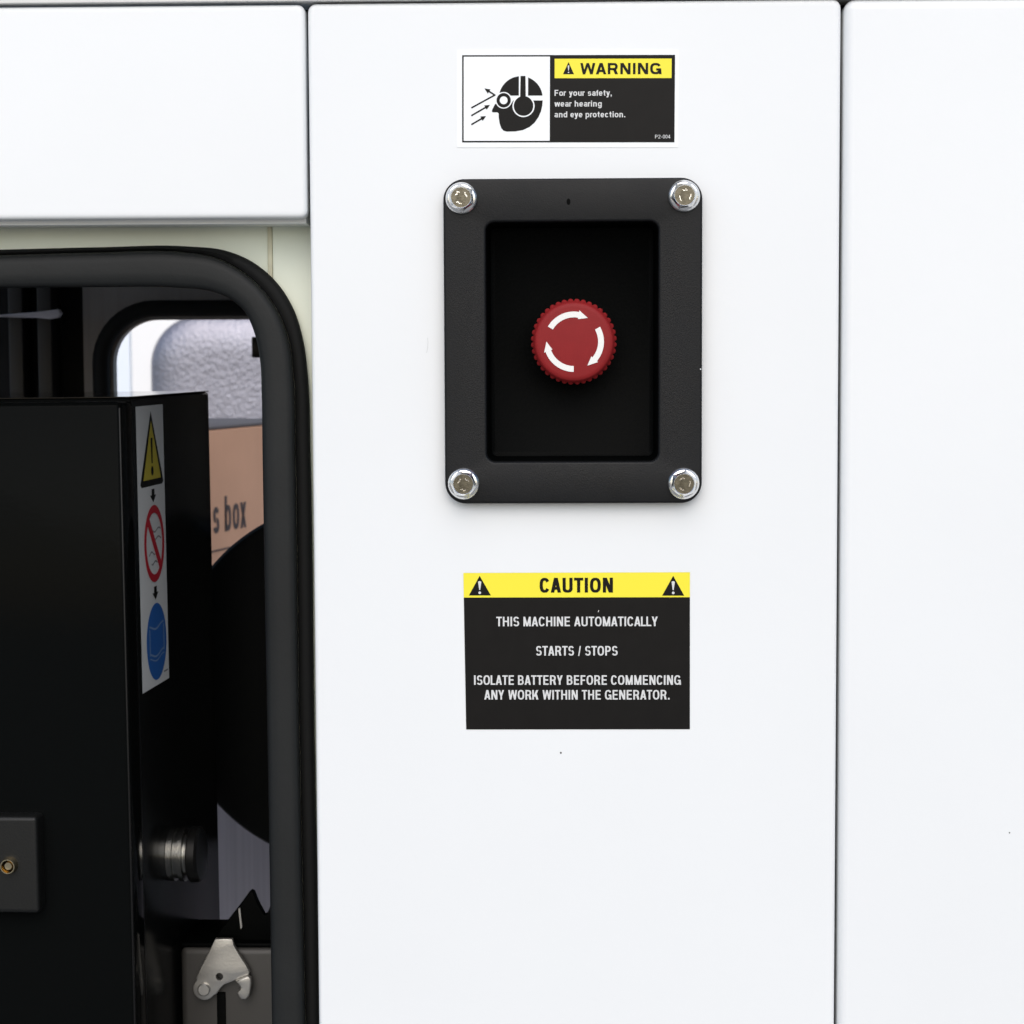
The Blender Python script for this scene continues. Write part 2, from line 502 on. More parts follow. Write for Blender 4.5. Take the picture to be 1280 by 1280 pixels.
O_ = [(-760, 321), (0, 312), (125, 309), (235, 308), (281, 313), (315, 327), (345, 352), (367, 386), (379, 425), (385, 470), (388, 560), (393, 900), (400, 1280), (405, 1760)]
M_ = [(-760, 327), (0, 319), (125, 315.5), (225, 315), (265, 321), (297, 336), (326, 360), (349, 393), (362, 430), (367, 475), (369, 560), (374, 900), (382, 1280), (389, 1760)]
I_ = [(-760, 366), (0, 360), (125, 359), (225, 360), (262, 364), (288, 374), (306, 390), (317, 413), (325, 450), (327, 490), (328, 560), (334, 900), (340, 1280), (346, 1760)]
So, Sm, Si = smooth_path(O_), smooth_path(M_), smooth_path(I_)
YF = 0.036                       # depth of the cream frame sheet

bm = bmesh.new()                 # cream sheet with the rounded opening
inn = [(x + (Si[i][0] - x) * 0.35, y + (Si[i][1] - y) * 0.35) for i, (x, y) in enumerate(So)]
n1, n2 = 24, 72
out = []
for i, (x, y) in enumerate(inn):
    if i <= n1:
        out.append((x, 200))
    elif i < n2:
        out.append((min(inn[n1][0] + (i - n1) / (n2 - n1) * 700, 440), max(200, 200 + ((i - n1) / (n2 - n1) * 700 - (440 - inn[n1][0])))))
    else:
        out.append((440, y))
for yy in (YF, YF + 0.003):
    va = [bm.verts.new(P(x, y, yy)) for x, y in inn]
    vb = [bm.verts.new(P(x, y, yy)) for x, y in out]
    for i in range(len(va) - 1):
        bm.faces.new((va[i], va[i + 1], vb[i + 1], vb[i]))
shell('frame_sheet', bm, M_CREAM, sharp=30)
bm = bmesh.new()                 # overlapping corner strip and header lip
q0, q1 = P(341, 279, YF), P(380, 279, YF)
box(bm, q0.x, q1.x + 0.02, YF - 0.0022, YF - 0.0002, q0.z - 0.30, q0.z + 0.02, 0.0006, 2)
shell('corner_strip', bm, M_CREAM)
bm = bmesh.new()                 # grubby sealant bead beside it
q0 = P(337.5, 279, YF)
box(bm, q0.x - 0.0012, q0.x + 0.0012, YF - 0.0014, YF - 0.0001, q0.z - 0.05, q0.z, 0.0005, 2)
shell('sealant_bead', bm, M_DIRT)
bm = bmesh.new()
q0, q1 = P(-760, 281, 0.0105), P(382.6, 279.5, 0.0105)
box(bm, q0.x, q1.x, 0.0104, YF - 0.0005, q1.z, q1.z + 0.03, 0.0003, 2)
shell('header_lip', bm, mat('grey_primer', (0.80, 0.81, 0.78), 0.5))

bm = bmesh.new()                 # rubber seal, swept
rows = []
for i in range(len(So)):
    o, mm, ii = So[i], Sm[i], Si[i]
    prof = [(o, YF - 0.001), (o, YF - 0.006)]
    def mix(p, q, t):
        return (p[0] + (q[0] - p[0]) * t, p[1] + (q[1] - p[1]) * t)
    prof += [(mix(o, mm, 0.12), YF - 0.009), (mix(o, mm, 0.5), YF - 0.0105), (mix(o, mm, 0.85), YF - 0.0095), (mix(o, mm, 0.97), YF - 0.0085)]
    rows.append(prof)
vs_ = [[bm.verts.new(P(p[0], p[1], y)) for p, y in pr_] for pr_ in rows]
for a_, b_ in zip(vs_, vs_[1:]):
    for i in range(len(a_) - 1):
        bm.faces.new((a_[i], a_[i + 1], b_[i + 1], b_[i]))
seal = shell('door_seal', bm, M_SEALD, sharp=60)
bm = bmesh.new()
rows = []
for i in range(len(So)):
    mm, ii = Sm[i], Si[i]
    prof = [(mm, YF - 0.004), (mm, YF - 0.012)]
    for t, h in ((0.02, 0.0150), (0.05, 0.0170), (0.11, 0.0182), (0.3, 0.0188), (0.6, 0.0190), (0.85, 0.0187), (0.94, 0.0178), (0.985, 0.0160), (1.0, 0.0125)):
        prof.append((mix(mm, ii, t), YF - h))
    prof += [(ii, YF + 0.010), (mix(mm, ii, 0.8), YF + 0.010)]
    rows.append(prof)
vs_ = [[bm.verts.new(P(p[0], p[1], y)) for p, y in pr_] for pr_ in rows]
for a_, b_ in zip(vs_, vs_[1:]):
    for i in range(len(a_) - 1):
        bm.faces.new((a_[i], a_[i + 1], b_[i + 1], b_[i]))
shell('seal_lip', bm, M_SEAL, sharp=60)

# inside of the enclosure; unseen lining kept pale, left end open, for fill light
YR = 0.62
wl, wr = P(-420, 600, 0.3).x, P(640, 600, 0.3).x
zt, zb_ = P(300, 150, 0.05).z, ZB - 0.02
bm = bmesh.new()
box(bm, wl, wr, 0.052, YR + 0.03, zt, zt + 0.02)
box(bm, wr, wr + 0.02, 0.052, YR + 0.03, zb_, zt)
box(bm, wl, wr, 0.052, YR + 0.03, zb_ - 0.02, zb_)
shell('inner_lining', bm, mat('pale_bounce_lining', (0.5, 0.5, 0.5), 0.6))
bm = bmesh.new()                 # body behind the outer panels
box(bm, P(388, 0, .06).x, P(1700, 0, .06).x, 0.040, 0.041, ZB, P(640, 2, 0).z, 0)
box(bm, P(-700, 0, .03).x, P(1700, 0, .03).x, 0.0340, 0.039, P(640, 9, 0).z, P(640, 5, 0).z + 0.12)
shell('backing_sheet', bm, M_GAP)
bm = bmesh.new()                 # roof rail along the very top
q = P(0, 5.2, 0)
box(bm, q.x - 0.6, q.x + 1.2, -0.002, 0.025, q.z, q.z + 0.05, 0.0004)
shell('roof_rail', bm, mat('pale_roof_paint', (0.74, 0.74, 0.72), 0.4))
# rear wall with a rounded window
W = lambda px, py: (P(px, py, YR).x, P(px, py, YR).z)
wx0, wz1 = W(103, 360)
wx1 = wr
wz0 = W(300, 985)[1]
ox0, oz1 = W(141, 400)
ox1, oz0 = W(378, 905)
bm = bmesh.new()
plate(bm, [[(wx0, wz0), (wx1, wz0), (wx1, zt), (wx0, zt)], rrect(ox0, oz0, ox1, oz1, 0.033, 10)], YR, YR + 0.012)
shell('rear_wall', bm, M_WALL)
bm = bmesh.new()
box(bm, wl, wx1, YR + 0.020, YR + 0.03, zb_, zt)
# near-black plate added left of the wall, standing in for the dark void
bm.free()
bm = bmesh.new()
box(bm, wl, wx0 + 0.01, YR + 0.013, YR + 0.028, zb_, zt)
shell('dark_backing', bm, M_INNER)
bm = bmesh.new()  # lower part of the rear wall, stronger light put into a paler colour
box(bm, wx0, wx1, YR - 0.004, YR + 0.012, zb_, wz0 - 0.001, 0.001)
shell('lit_lower_wall', bm, mat('lit_wall_metal', (0.50, 0.455, 0.48), 0.42, var=0.08, vscale=6, stretch=(60, 60, 1)))
bm = bmesh.new()                 # window seal
wd = 0.0125
for k, (d0, y) in enumerate(((0.0015, -0.001), (0.0015, -0.009), (0.004, -0.012), (0.010, -0.012), (0.0135, -0.008), (0.0135, -0.0005))):
    L = offset_loop(rrect(ox0, oz0, ox1, oz1, 0.033, 10), d0 + 0.001)
    ring = [bm.verts.new((x, YR + y, z)) for x, z in L]
    if k:
        for i in range(len(ring)):
            j = (i + 1) % len(ring)
            bm.faces.new((prev[i], prev[j], ring[j], ring[i]))
    prev = ring
shell('window_seal', bm, M_SEALD, sharp=60)
# dark uprights in the recess
for px in (20, 56):
    bm = bmesh.new()
    q = P(px, 440, YR - 0.02)
    box(bm, q.x - 0.0055, q.x + 0.0055, YR - 0.02, YR + 0.012, q.z - 0.15, zt, 0.001)
    shell('upright_rib', bm, M_RIB)
bm = bmesh.new()                 # sliver of light, modelled as a pale tapering strip
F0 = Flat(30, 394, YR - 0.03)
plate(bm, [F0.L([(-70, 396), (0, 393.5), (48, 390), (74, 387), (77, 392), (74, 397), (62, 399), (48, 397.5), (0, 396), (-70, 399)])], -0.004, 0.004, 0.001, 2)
tag(obj('light_sliver', bm, M_LILAC, loc=F0.loc), 'thin pale tapering sliver of light, shaped as a strip in the dark recess above the black cabinet', 'strip')

# ================================================================== behind the rear window
F1 = Flat(330, 470, 2.6)
dw = empty('insulated_door', (F1.loc.x, 2.6, F1.loc.z - 0.62))
tag(dw, 'white door with crinkled silver insulation seen through the small rear window', 'door')
off = Vector((0, 0, 0.62))
bm = bmesh.new()
x0_ = F1(161, 470)[0]
plate(bm, [rrect(x0_, -0.62, 0.5, 0.35, 0.004)], 0.02, 0.06, 0.003)
obj('door_skin', bm, M_DOORW, dw, loc=off)
bm = bmesh.new()
plate(bm, [rrect(x0_ - 0.12, -0.62, x0_ - 0.0005, 0.35, 0.002)], 0.026, 0.06, 0.003)
obj('door_edge', bm, mat('bluish_white_paint', (0.70, 0.76, 0.84), 0.4), dw, loc=off)
bm = bmesh.new()
x1_, z1_ = F1(186, 400)
L = rrect(x1_, -0.30, 0.45, F1(186, 394)[1], 0.085, 16)
# cushion: rings shrinking inward while coming forward
prev = None
for k in range(9):
    a_ = math.pi / 2 * k / 8
    ring = [bm.verts.new((x, 0.0195 - 0.022 * math.sin(a_), z)) for x, z in offset_loop(L, -0.070 * (1 - math.cos(a_)))]
    if prev:
        for i in range(len(ring)):
            j = (i + 1) % len(ring)
            bm.faces.new((prev[i], prev[j], ring[j], ring[i]))
    prev = ring
bm.faces.new(prev)
obj('foil_lining', bm, M_FOIL, dw, loc=off)
bm = bmesh.new()
Fh = Flat(326, 434, YR + 0.02)
box(bm, *[Fh(314.5, 0)[0], Fh(345, 0)[0]], 0, 0.03, Fh(0, 447)[1], Fh(0, 421)[1], 0.001)
tag(obj('window_catch', bm, M_BLACKP, loc=Fh.loc), 'small black block right of the rear window, before the silver insulation', 'catch')

# cardboard box standing behind the window
th = R(13)
nr = P(236, 541, 0.98)
boxd, boxw = 0.31, 0.30
cb = empty('cardboard_box', (nr.x, nr.y, 0), (0, 0, -th))
tag(cb, 'brown cardboard box with grey printed lettering behind the black cabinet', 'box')
h = nr.z
bm = bmesh.new()
box(bm, -boxw, 0, 0, boxd, 0, h, 0.0012, 2)
obj('carton', bm, M_CARD, cb)
bm = bmesh.new()
box(bm, -boxw * 0.5, -0.002, 0.002, boxd + 0.012, h + 0.0006, h + 0.0036, 0.0006)
obj('flap', bm, mat('grey_card_flap', (0.13, 0.115, 0.11), 0.85), cb)
bm = bmesh.new()
def side(bm, y0, y1, zc, hgt, s):
    b2 = bmesh.new()
    text(b2, s, y0, y1, zc, hgt, 0.0060, 0)
    for f in b2.faces:
        vv = [bm.verts.new((0.0004, q.co.x, q.co.z)) for q in f.verts]
        bm.faces.new(vv)
    b2.free()
side(bm, 0.055, 0.141, h - 0.099, 0.0345, 's box')
box(bm, 0.0002, 0.0006, 0.01, boxd - 0.01, h - 0.1165, h - 0.1150)
obj('lettering', bm, M_CARDI, cb, smooth=False)

# black round drum on the rear wall
Fd = Flat(440, 857, 0.40)
bm = bmesh.new()
rd = 230 * Fd.s
lathe(bm, [(0, 0), (rd - 0.006, 0), (rd - 0.002, 0.0015), (rd, 0.006), (rd, 0.05), (rd * 0.6, 0.052), (rd * 0.6, YR - 0.401 - 0.004), (0, YR - 0.401 - 0.004)], 128)
tag(obj('round_drum', bm, M_DISC, loc=Fd.loc), 'large matt black round drum half hidden behind the right side of the rubber seal', 'drum')

# ================================================================== black control cabinet
YC = 0.09
cor = P(150, 502, YC)
CW, CH, CD = 0.34, 0.42, 0.206
RZ, RY = R(-3.75), R(-0.44)
rotc = Matrix.Rotation(RZ, 4, 'Z') @ Matrix.Rotation(RY, 4, 'Y')
base = cor + (rotc @ Vector((0, 0, -CH)))
cc = empty('control_cabinet', base, rotc.to_euler())
tag(cc, 'glossy black steel cabinet standing inside the opening on the left', 'cabinet')
bm = bmesh.new()
box(bm, -CW, 0, 0, 0.024, 0, CH, 0.0028, 4)
obj('cabinet_door', bm, M_CAB, cc)
bm = bmesh.new()
box(bm, -CW + 0.003, -0.0015, 0.0262, CD, 0, CH + 0.0014, 0.0022, 4)
obj('cabinet_body', bm, M_CABT, cc)
M_TOP = mat('polished_black_paint', (0.006, 0.006, 0.006), 0.08, spec=0.6)
bm = bmesh.new()
box(bm, -CW + 0.003, -0.0015, 0.0262, CD, CH + 0.00145, CH + 0.0021, 0.0002, 1)
obj('cabinet_top', bm, M_TOP, cc)
for bx_, by_ in ((-0.0004, 0.0006), (-0.0016, 0.0270)):
    bm = bmesh.new()
    box(bm, bx_ - 0.0007, bx_ + 0.0005, by_ - 0.0007, by_ + 0.0007, 0.002, CH - 0.003, 0.0005, 3)
    obj('edge_highlight_bead', bm, M_BLACKP, cc)  # thin beads added to catch a bright line along the cabinet's edges
bm = bmesh.new()
box(bm, -CW + 0.01, -0.008, 0.0238, 0.0264, 0.01, CH - 0.01)
obj('door_gasket', bm, M_GAP, cc)

def on_side(dy, dz):             # point on the cabinet's right side: dy behind the front, dz below the top
    return cc_m @ Vector((-0.0015, dy, CH - dz))
cc_m = Matrix.Translation(base) @ rotc

# spring latch on the side of the cabinet
bm = bmesh.new()
lathe(bm, [(0, 0), (0.0150, 0), (0.0150, 0.0032), (0.0136, 0.0035), (0.0136, 0.0060), (0.0152, 0.0063), (0.0152, 0.0088), (0.0120, 0.0091), (0.0120, 0.0113), (0.0, 0.0113)], 40)
kn = obj('latch_collar', bm, M_DULL, cc, loc=(-0.0013, 0.088, CH - 0.2580), rot=(0, 0, R(-90)))
bm = bmesh.new()
lathe(bm, [(0, 0.01129), (0.0150, 0.01142), (0.0158, 0.01224), (0.0158, 0.01632), (0.0145, 0.01782), (0.010, 0.01870), (0, 0.01904)], 40)
obj('latch_knob', bm, M_BLACKP, cc, loc=(-0.0013, 0.088, CH - 0.2580), rot=(0, 0, R(-90)))

# safety label on the cabinet side: local u runs back, v runs down
LW, LH = 0.0575, 0.1545
sl = empty('safety_label', cc_m @ Vector((-0.0013, 0.0345, CH - 0.0035)), rotc.to_euler())
tag(sl, 'narrow safety label with yellow triangle, red ban circle and blue disc on black cabinet', 'label')
def slab(name, parent, ma, loops_list, lay):
    bm = bmesh.new()
    for k_, loops in enumerate(loops_list):
        b2 = bmesh.new()
        sheet(b2, [[(u * LW, -vv * LH) for u, vv in L] for L in loops], 0)
        for f in b2.faces:
            bm.faces.new([bm.verts.new((0.0001 + lay * 0.00012 + k_ * 0.00001, q.co.x, q.co.z)) for q in f.verts])
        b2.free()
    return obj(name, bm, ma, parent, smooth=False)
def ci(cu, cv, r, n=40):         # true circle; r in label widths
    return circ(cu, cv, r, n, rz=r * LW / LH)
slab('backing', sl, M_LABW, [[[(0, 0), (1, 0), (1, 1), (0, 1)]]], 0)
tri_o = [(0.53, 0.02), (0.95, 0.275), (0.90, 0.285), (0.14, 0.285), (0.10, 0.275)]
hz_ = slab('hazard_triangle', sl, M_LABK, [[tri_o]], 1)
slab('yellow_field', hz_, M_YEL2, [[[(0.525, 0.055), (0.85, 0.262), (0.20, 0.262)]]], 2)
slab('exclamation_mark', hz_, M_LABK, [[[(0.49, 0.115), (0.56, 0.115), (0.545, 0.205), (0.505, 0.205)]], [ci(0.525, 0.232, 0.045, 16)]], 3)
def arr(v0):
    return [[(0.50, v0), (0.60, v0), (0.60, v0 + 0.022), (0.66, v0 + 0.022), (0.55, v0 + 0.048), (0.44, v0 + 0.022), (0.50, v0 + 0.022)]]
slab('printed_arrow', sl, M_LABK, [arr(0.297)], 1)
slab('printed_arrow', sl, M_LABK, [arr(0.645)], 1)
cu, cv = 0.55, 0.492
ring = slab('ban_circle', sl, M_RED2, [[ci(cu, cv, 0.37), ci(cu, cv, 0.295)[::-1]], [[(cu - 0.27, cv - 0.083), (cu - 0.20, cv - 0.105), (cu + 0.27, cv + 0.083), (cu + 0.20, cv + 0.105)]]], 2)
def wig(u0, u1, v, amp, ph=0, th=0.006):
    k = 14
    up_ = [(u0 + (u1 - u0) * i / k, v + amp * math.sin(i / k * 2 * math.pi + ph)) for i in range(k + 1)]
    return [up_ + [(u, vv + th) for u, vv in reversed(up_)]]
slab('faint_drawing', sl, M_GREYP, [wig(cu - 0.05, cu + 0.25, cv - 0.05, 0.006), wig(cu + 0.0, cu + 0.26, cv - 0.02, 0.005, 1), wig(cu - 0.2, cu + 0.02, cv + 0.03, 0.006, 2), wig(cu - 0.12, cu + 0.1, cv + 0.065, 0.005, 0.5)], 1)
bl = slab('blue_disc', sl, M_BLUE, [[ci(0.555, 0.843, 0.37)]], 1)
slab('book_drawing', bl, M_BLUE2, [wig(0.29, 0.82, 0.785, 0.008, -1.2, 0.007), wig(0.29, 0.82, 0.883, 0.008, -1.2, 0.007), wig(0.29, 0.82, 0.90, 0.008, -1.2, 0.005),
     [[(0.28, 0.79), (0.31, 0.79), (0.31, 0.885), (0.28, 0.885)]], [[(0.80, 0.79), (0.83, 0.79), (0.83, 0.885), (0.80, 0.885)]]], 2)
slab('small_print', sl, M_GREYP, [[[(0.80, 0.962), (0.95, 0.962), (0.95, 0.968), (0.80, 0.968)]]], 1)

# switch box on the cabinet front
bm = bmesh.new()
q = cc_m.inverted() @ P(50, 1077, YC)
sw_z = q.z
sw_x = q.x
hgt = 62 * S(YC)
sw = empty('switch_box', cc_m @ Vector((sw_x, -0.0002, sw_z)), rotc.to_euler())
tag(sw, 'small charcoal box with a brass key lock on the cabinet front', 'switch box')
plate(bm, [rrect(-0.10, -hgt, 0.0015, hgt, 0.0022)], -0.011, 0, 0.0022, 4)
obj('cover', bm, M_SWITCH, sw)
bm = bmesh.new()
lathe(bm, [(0, -0.0135), (0.0019, -0.0137), (0.0024, -0.0125), (0.0028, -0.0112), (0.0033, -0.0150), (0.0038, -0.0150), (0.0044, -0.0125), (0.0046, -0.0108)], 32)
obj('key_lock', bm, M_BRASS, sw, loc=(-33 * S(YC), 0, 0))

# ================================================================== latch block and steel catch at the bottom
YB = 0.185
Fb = Flat(290, 1230, YB)
lb = empty('latch_mount', (Fb.loc.x, YB, Fb.loc.z - 0.20))
tag(lb, 'grey block beside the cabinet carrying the bright steel catch', 'mount')
bo = Vector((0, 0, 0.20))
bm = bmesh.new()
bx0, bx1 = Fb(226, 0)[0], Fb(420, 0)[0]
ztop = Fb(0, 1184)[1]
box(bm, bx0, bx1, 0, 0.055, -0.20, ztop, 0.004, 4)
obj('block', bm, M_BLOCK, lb, loc=bo)
bm = bmesh.new()
box(bm, bx0 + 0.0005, bx1, 0.0015, 0.0545, ztop - 0.0005, ztop + 0.0022, 0.0010, 2)
obj('dark_top_sheet', bm, M_TRAY, lb, loc=bo)  # thin black sheet added to darken the block's top
bm = bmesh.new()
box(bm, Fb(271, 0)[0], Fb(282, 0)[0], -0.0012, 0.002, -0.19, Fb(0, 1240)[1], 0.0004)
obj('slot_strip', bm, M_TRAY, lb, loc=bo)
zz = lambda x, y: Fb(130 + x / 4.267, 980 + y / 4.267)
bm = bmesh.new()
plate(bm, [[zz(*p) for p in ((600, 840), (608, 800), (660, 735), (722, 655), (770, 590), (782, 580), (796, 588), (815, 640), (852, 712), (868, 700), (892, 640), (905, 640), (905, 850), (700, 850))]], 0.006, 0.012, 0.0006)
obj('guide_plate', bm, M_TRAY, lb, loc=bo)
catch = empty('steel_catch', (Fb.loc.x, YB, Fb.loc.z))
tag(catch, 'bright steel hooked latch plate with a pivot pin and a small hole', 'catch')
outl = [(607, 806), (698, 806), (706, 840), (740, 900), (772, 950), (788, 985), (780, 1000), (722, 1022), (680, 1040), (650, 1052), (630, 1072), (610, 1102)]
lobe = [(545 + 60 * math.cos(R(a_)), 1075 + 60 * math.sin(R(a_))) for a_ in range(35, 236, 12)]
outl += lobe + [(505, 1010), (525, 965), (570, 880)]
bm = bmesh.new()
plate(bm, [[zz(*p) for p in outl], [zz(627 + 20 * math.cos(R(a_)), 1008 + 20 * math.sin(R(a_))) for a_ in range(0, 360, 18)]], -0.007, -0.004, 0.0005)
obj('latch_plate', bm, M_STEEL, catch)
bm = bmesh.new()
plate(bm, [[zz(*p) for p in ((716, 1024), (782, 1000), (797, 1010), (799, 1040), (792, 1085), (787, 1105), (770, 1122), (746, 1122), (730, 1108), (722, 1085), (738, 1070), (742, 1058), (730, 1042))]], -0.0098, -0.0062, 0.0007)
obj('hook', bm, M_STEEL, catch)
bm = bmesh.new()
lathe(bm, [(0, -0.0092), (0.0030, -0.0092), (0.0036, -0.0086), (0.0036, 0.0)], 28)
zp = zz(545, 1075)
obj('pivot_pin', bm, M_STEEL, catch, loc=(zp[0], 0, zp[1]))
bm = bmesh.new()  # shiny line on the guide plate, shaped as a steel sliver
plate(bm, [[zz(*p) for p in ((718, 668), (727, 665), (732, 720), (736, 770), (728, 776), (722, 720))]], 0.003, 0.0058)
obj('shine_line', bm, M_STEEL, catch)

# ================================================================== emergency stop station
es = empty('emergency_stop_station', (st.loc.x, 0, st.loc.z))
tag(es, 'black recessed plate with four corner bolts and a red emergency stop button', 'emergency stop')
YT = 0.0075
fx = 1 - YT / D
def sq(px, py):
    x, z = st(px, py)
    return (x * fx, z * fx)
bm = bmesh.new()
opening = rrect(*sq(607.5, 577.5), *sq(823, 278), 0.0042, 8)
plate(bm, [rrect(*sq(554.8, 630), *sq(877.5, 224.5), 0.0098, 12), opening], -YT, -0.0002, 0.0012, 4, True)
obj('mounting_plate', bm, M_STATION, es, sharp=50)
bm = bmesh.new()                 # tray walls and floor
prev = None
for d_, y in ((0.0003, -YT + 0.002), (-0.0004, 0.008), (-0.0008, 0.0185), (-0.0014, 0.0205), (-0.0030, 0.0215)):
    ring = [bm.verts.new((x, y, z)) for x, z in offset_loop(opening, d_)]
    if prev:
        for i in range(len(ring)):
            j = (i + 1) % len(ring)
            bm.faces.new((prev[i], prev[j], ring[j], ring[i]))
    prev = ring
bm.faces.new(prev)
obj('recess_tray', bm, M_TRAY, es)
bm = bmesh.new()
sheet(bm, [circ(*sq(711, 253.5), 2.4 * S(), 16, rz=4.0 * S())], -YT - 0.00005)
obj('moulding_mark', bm, M_TRAY, es)
bm = bmesh.new()
sheet(bm, [circ(*sq(875.6, 462.2), 0.8 * S(), 8)], -YT - 0.00005)
obj('dust_speck', bm, M_LABW, es)
bm = bmesh.new()
c0 = [(534.2, 422), (534.6, 428), (534.2, 434), (533.0, 441), (533.7, 441), (535.0, 434), (535.3, 428), (534.8, 422)]
sheet(bm, [[((P(x, y).x - pm.location.x), (P(x, y).z - pm.location.z)) for x, y in c0]], -0.0001)
obj('scratch', bm, mat('faint_scuff', (0.60, 0.62, 0.62), 0.5), pm)
# bolts
def bolt_mesh():
    bm = bmesh.new()
    rf = 0.0074
    lathe(bm, [(rf * 0.985, 0), (rf, -0.0004), (rf, -0.0009), (rf * 0.97, -0.0013), (0.0063, -0.0021), (0.0050, -0.0024)], 48)
    hexr = 0.0064
    hx_ = [(hexr * math.cos(R(60 * i)), hexr * math.sin(R(60 * i))) for i in range(6)]
    n = 60
    rows = []
    def hexat(a):
        k = math.cos(R(30)) / math.cos(((a + math.pi / 6) % (math.pi / 3)) - math.pi / 6 if False else (a % (math.pi / 3)) - math.pi / 6)
        return hexr * k
    for y, mode in ((-0.0018, 'hex'), (-0.0052, 'hexc'), (-0.0062, 'top')):
        ring = []
        for i in range(n):
            a_ = 2 * math.pi * i / n
            r = hexat(a_)
            yy = y
            if mode == 'hexc':
                yy = y + (r - hexr * math.cos(R(30))) * 0.75
            if mode == 'top':
                r = 0.0049
            ring.append(bm.verts.new((r * math.cos(a_), yy, r * math.sin(a_))))
        rows.append(ring)
    for a_, b_ in zip(rows, rows[1:]):
        for i in range(n):
            j = (i + 1) % n
            bm.faces.new((a_[i], a_[j], b_[j], b_[i]))
    ring = [bm.verts.new((v_.co.x * 0.95, -0.0060, v_.co.z * 0.95)) for v_ in rows[-1]]
    for i in range(n):
        j = (i + 1) % n
        bm.faces.new((rows[-1][i], rows[-1][j], ring[j], ring[i]))
    bm.faces.new(ring)
    return bm
def marks_mesh(seed):
    rnd = random.Random(seed)
    bm = bmesh.new()
    for a_ in (45, 150, 275):
        a0 = a_ + rnd.uniform(-12, 12)
        for k in range(4):
            ca = R(a0 + (k - 1.5) * 13)
            rr = 0.0026 + rnd.uniform(-0.0004, 0.0004)
            x, z = rr * math.cos(ca), rr * math.sin(ca)
            an = ca + rnd.uniform(0, 3.1)
            lw, ll = 0.00014, rnd.uniform(0.00025, 0.00045)
            ex, ez = Vector((math.cos(an), math.sin(an))), Vector((-math.sin(an), math.cos(an)))
            q = [Vector((x, z)) + ex * (s1 * ll) + ez * (s2 * lw) for s1, s2 in ((-1, -1), (1, -1), (1, 1), (-1, 1))]
            plate(bm, [[tuple(p) for p in q]], -0.00625, -0.0059)
    return bm
bolt0 = None
for i, (px, py, rot) in enumerate(((577.8, 248.5, 24), (854.5, 247.5, 52), (578.5, 604.5, 8), (854.3, 605, 38))):
    q = sq(px, py)
    if bolt0 is None:
        bolt0 = obj('flange_bolt', bolt_mesh(), M_ZINC, es, loc=(q[0], -YT, q[1]), sharp=25)
        bolt = bolt0
        bm = bmesh.new()
        sheet(bm, [circ(0, 0, 0.00462, 48)], -0.00603)
        face0 = obj('bolt_face', bm, M_ZINCT, bolt0)
    else:
        bolt = bolt0.copy()
        COL.objects.link(bolt)
        bolt.location = (q[0], -YT, q[1])
        f = face0.copy()
        COL.objects.link(f)
        f.parent = bolt
    bolt.rotation_euler = (0, R(rot), 0)
    obj('stamped_marking', marks_mesh(i), M_ZINC, bolt, smooth=False)
# red button
KR = 53.6 * S() * 0.995
bz = (st(717.3, 427.2)[0], st(717.3, 427.2)[1])
YK = -0.004
N = 640
def teeth(i, r, y):
    if r < KR * 0.955:
        return 1.0
    ph = (i / N * 40) % 1.0
    return 1.0 - 0.052 * (1 - abs(math.sin(math.pi * ph))) ** 1.3
bm = bmesh.new()
lathe(bm, [(0, 0), (KR * 0.80, 0.0), (KR * 0.875, 0.0002), (KR * 0.91, 0.0009), (KR * 0.935, 0.0022), (KR * 0.95, 0.0030), (KR * 0.985, 0.0034), (KR, 0.0042), (KR, 0.0095), (KR * 0.96, 0.0105), (KR * 0.72, 0.0125), (KR * 0.55, 0.0130), (KR * 0.55, 0.0252)], N, rmod=teeth)
kb = obj('push_button', bm, M_RED, es, loc=(bz[0], YK, bz[1]), sharp=40)
ro, ri = 37.2 * S(), 30.0 * S()
for k in range(3):
    t0 = 149.5 - 120 * k
    ang0, ang1, angt = t0, t0 - 70, t0 - 90
    pts = [(ro * math.cos(R(ang0 + (ang1 - ang0) * i / 16)), ro * math.sin(R(ang0 + (ang1 - ang0) * i / 16))) for i in range(17)]
    pts.append((39.2 * S() * math.cos(R(ang1 + 0.5)), 39.2 * S() * math.sin(R(ang1 + 0.5))))
    pts.append((33.9 * S() * math.cos(R(angt)), 33.9 * S() * math.sin(R(angt))))
    pts.append((28.2 * S() * math.cos(R(ang1 + 0.5)), 28.2 * S() * math.sin(R(ang1 + 0.5))))
    pts += [(ri * math.cos(R(ang1 + (ang0 - ang1) * i / 16)), ri * math.sin(R(ang1 + (ang0 - ang1) * i / 16))) for i in range(17)]
    bm = bmesh.new()
    plate(bm, [pts], -0.0002, -0.00001)
    obj('arrow', bm, M_PRINTW, kb, smooth=False)

# ================================================================== printed labels
def sheet_part(name, ma, parent, loops_list, lay):
    bm = bmesh.new()
    for k_, L in enumerate(loops_list):
        sheet(bm, L, -0.00012 * lay - 0.00001 * k_)
    return obj(name, bm, ma, parent, smooth=False)
def words(name, ma, parent, items, lay):
    bm = bmesh.new()
    for s, x0, x1, base, cap, bold, fl in items:
        a_, b_ = fl(x0, base), fl(x1, base)
        text(bm, s, a_[0], b_[0], a_[1], cap * fl.s, bold * fl.s, -0.00012 * lay)
    return obj(name, bm, ma, parent, smooth=False)
def rc(fl, x0, y0, x1, y1, r=0.0):
    a_, b_ = fl(x0, y1), fl(x1, y0)
    return rrect(*a_, *b_, r, 4) if r else [a_, (b_[0], a_[1]), b_, (a_[0], b_[1])]

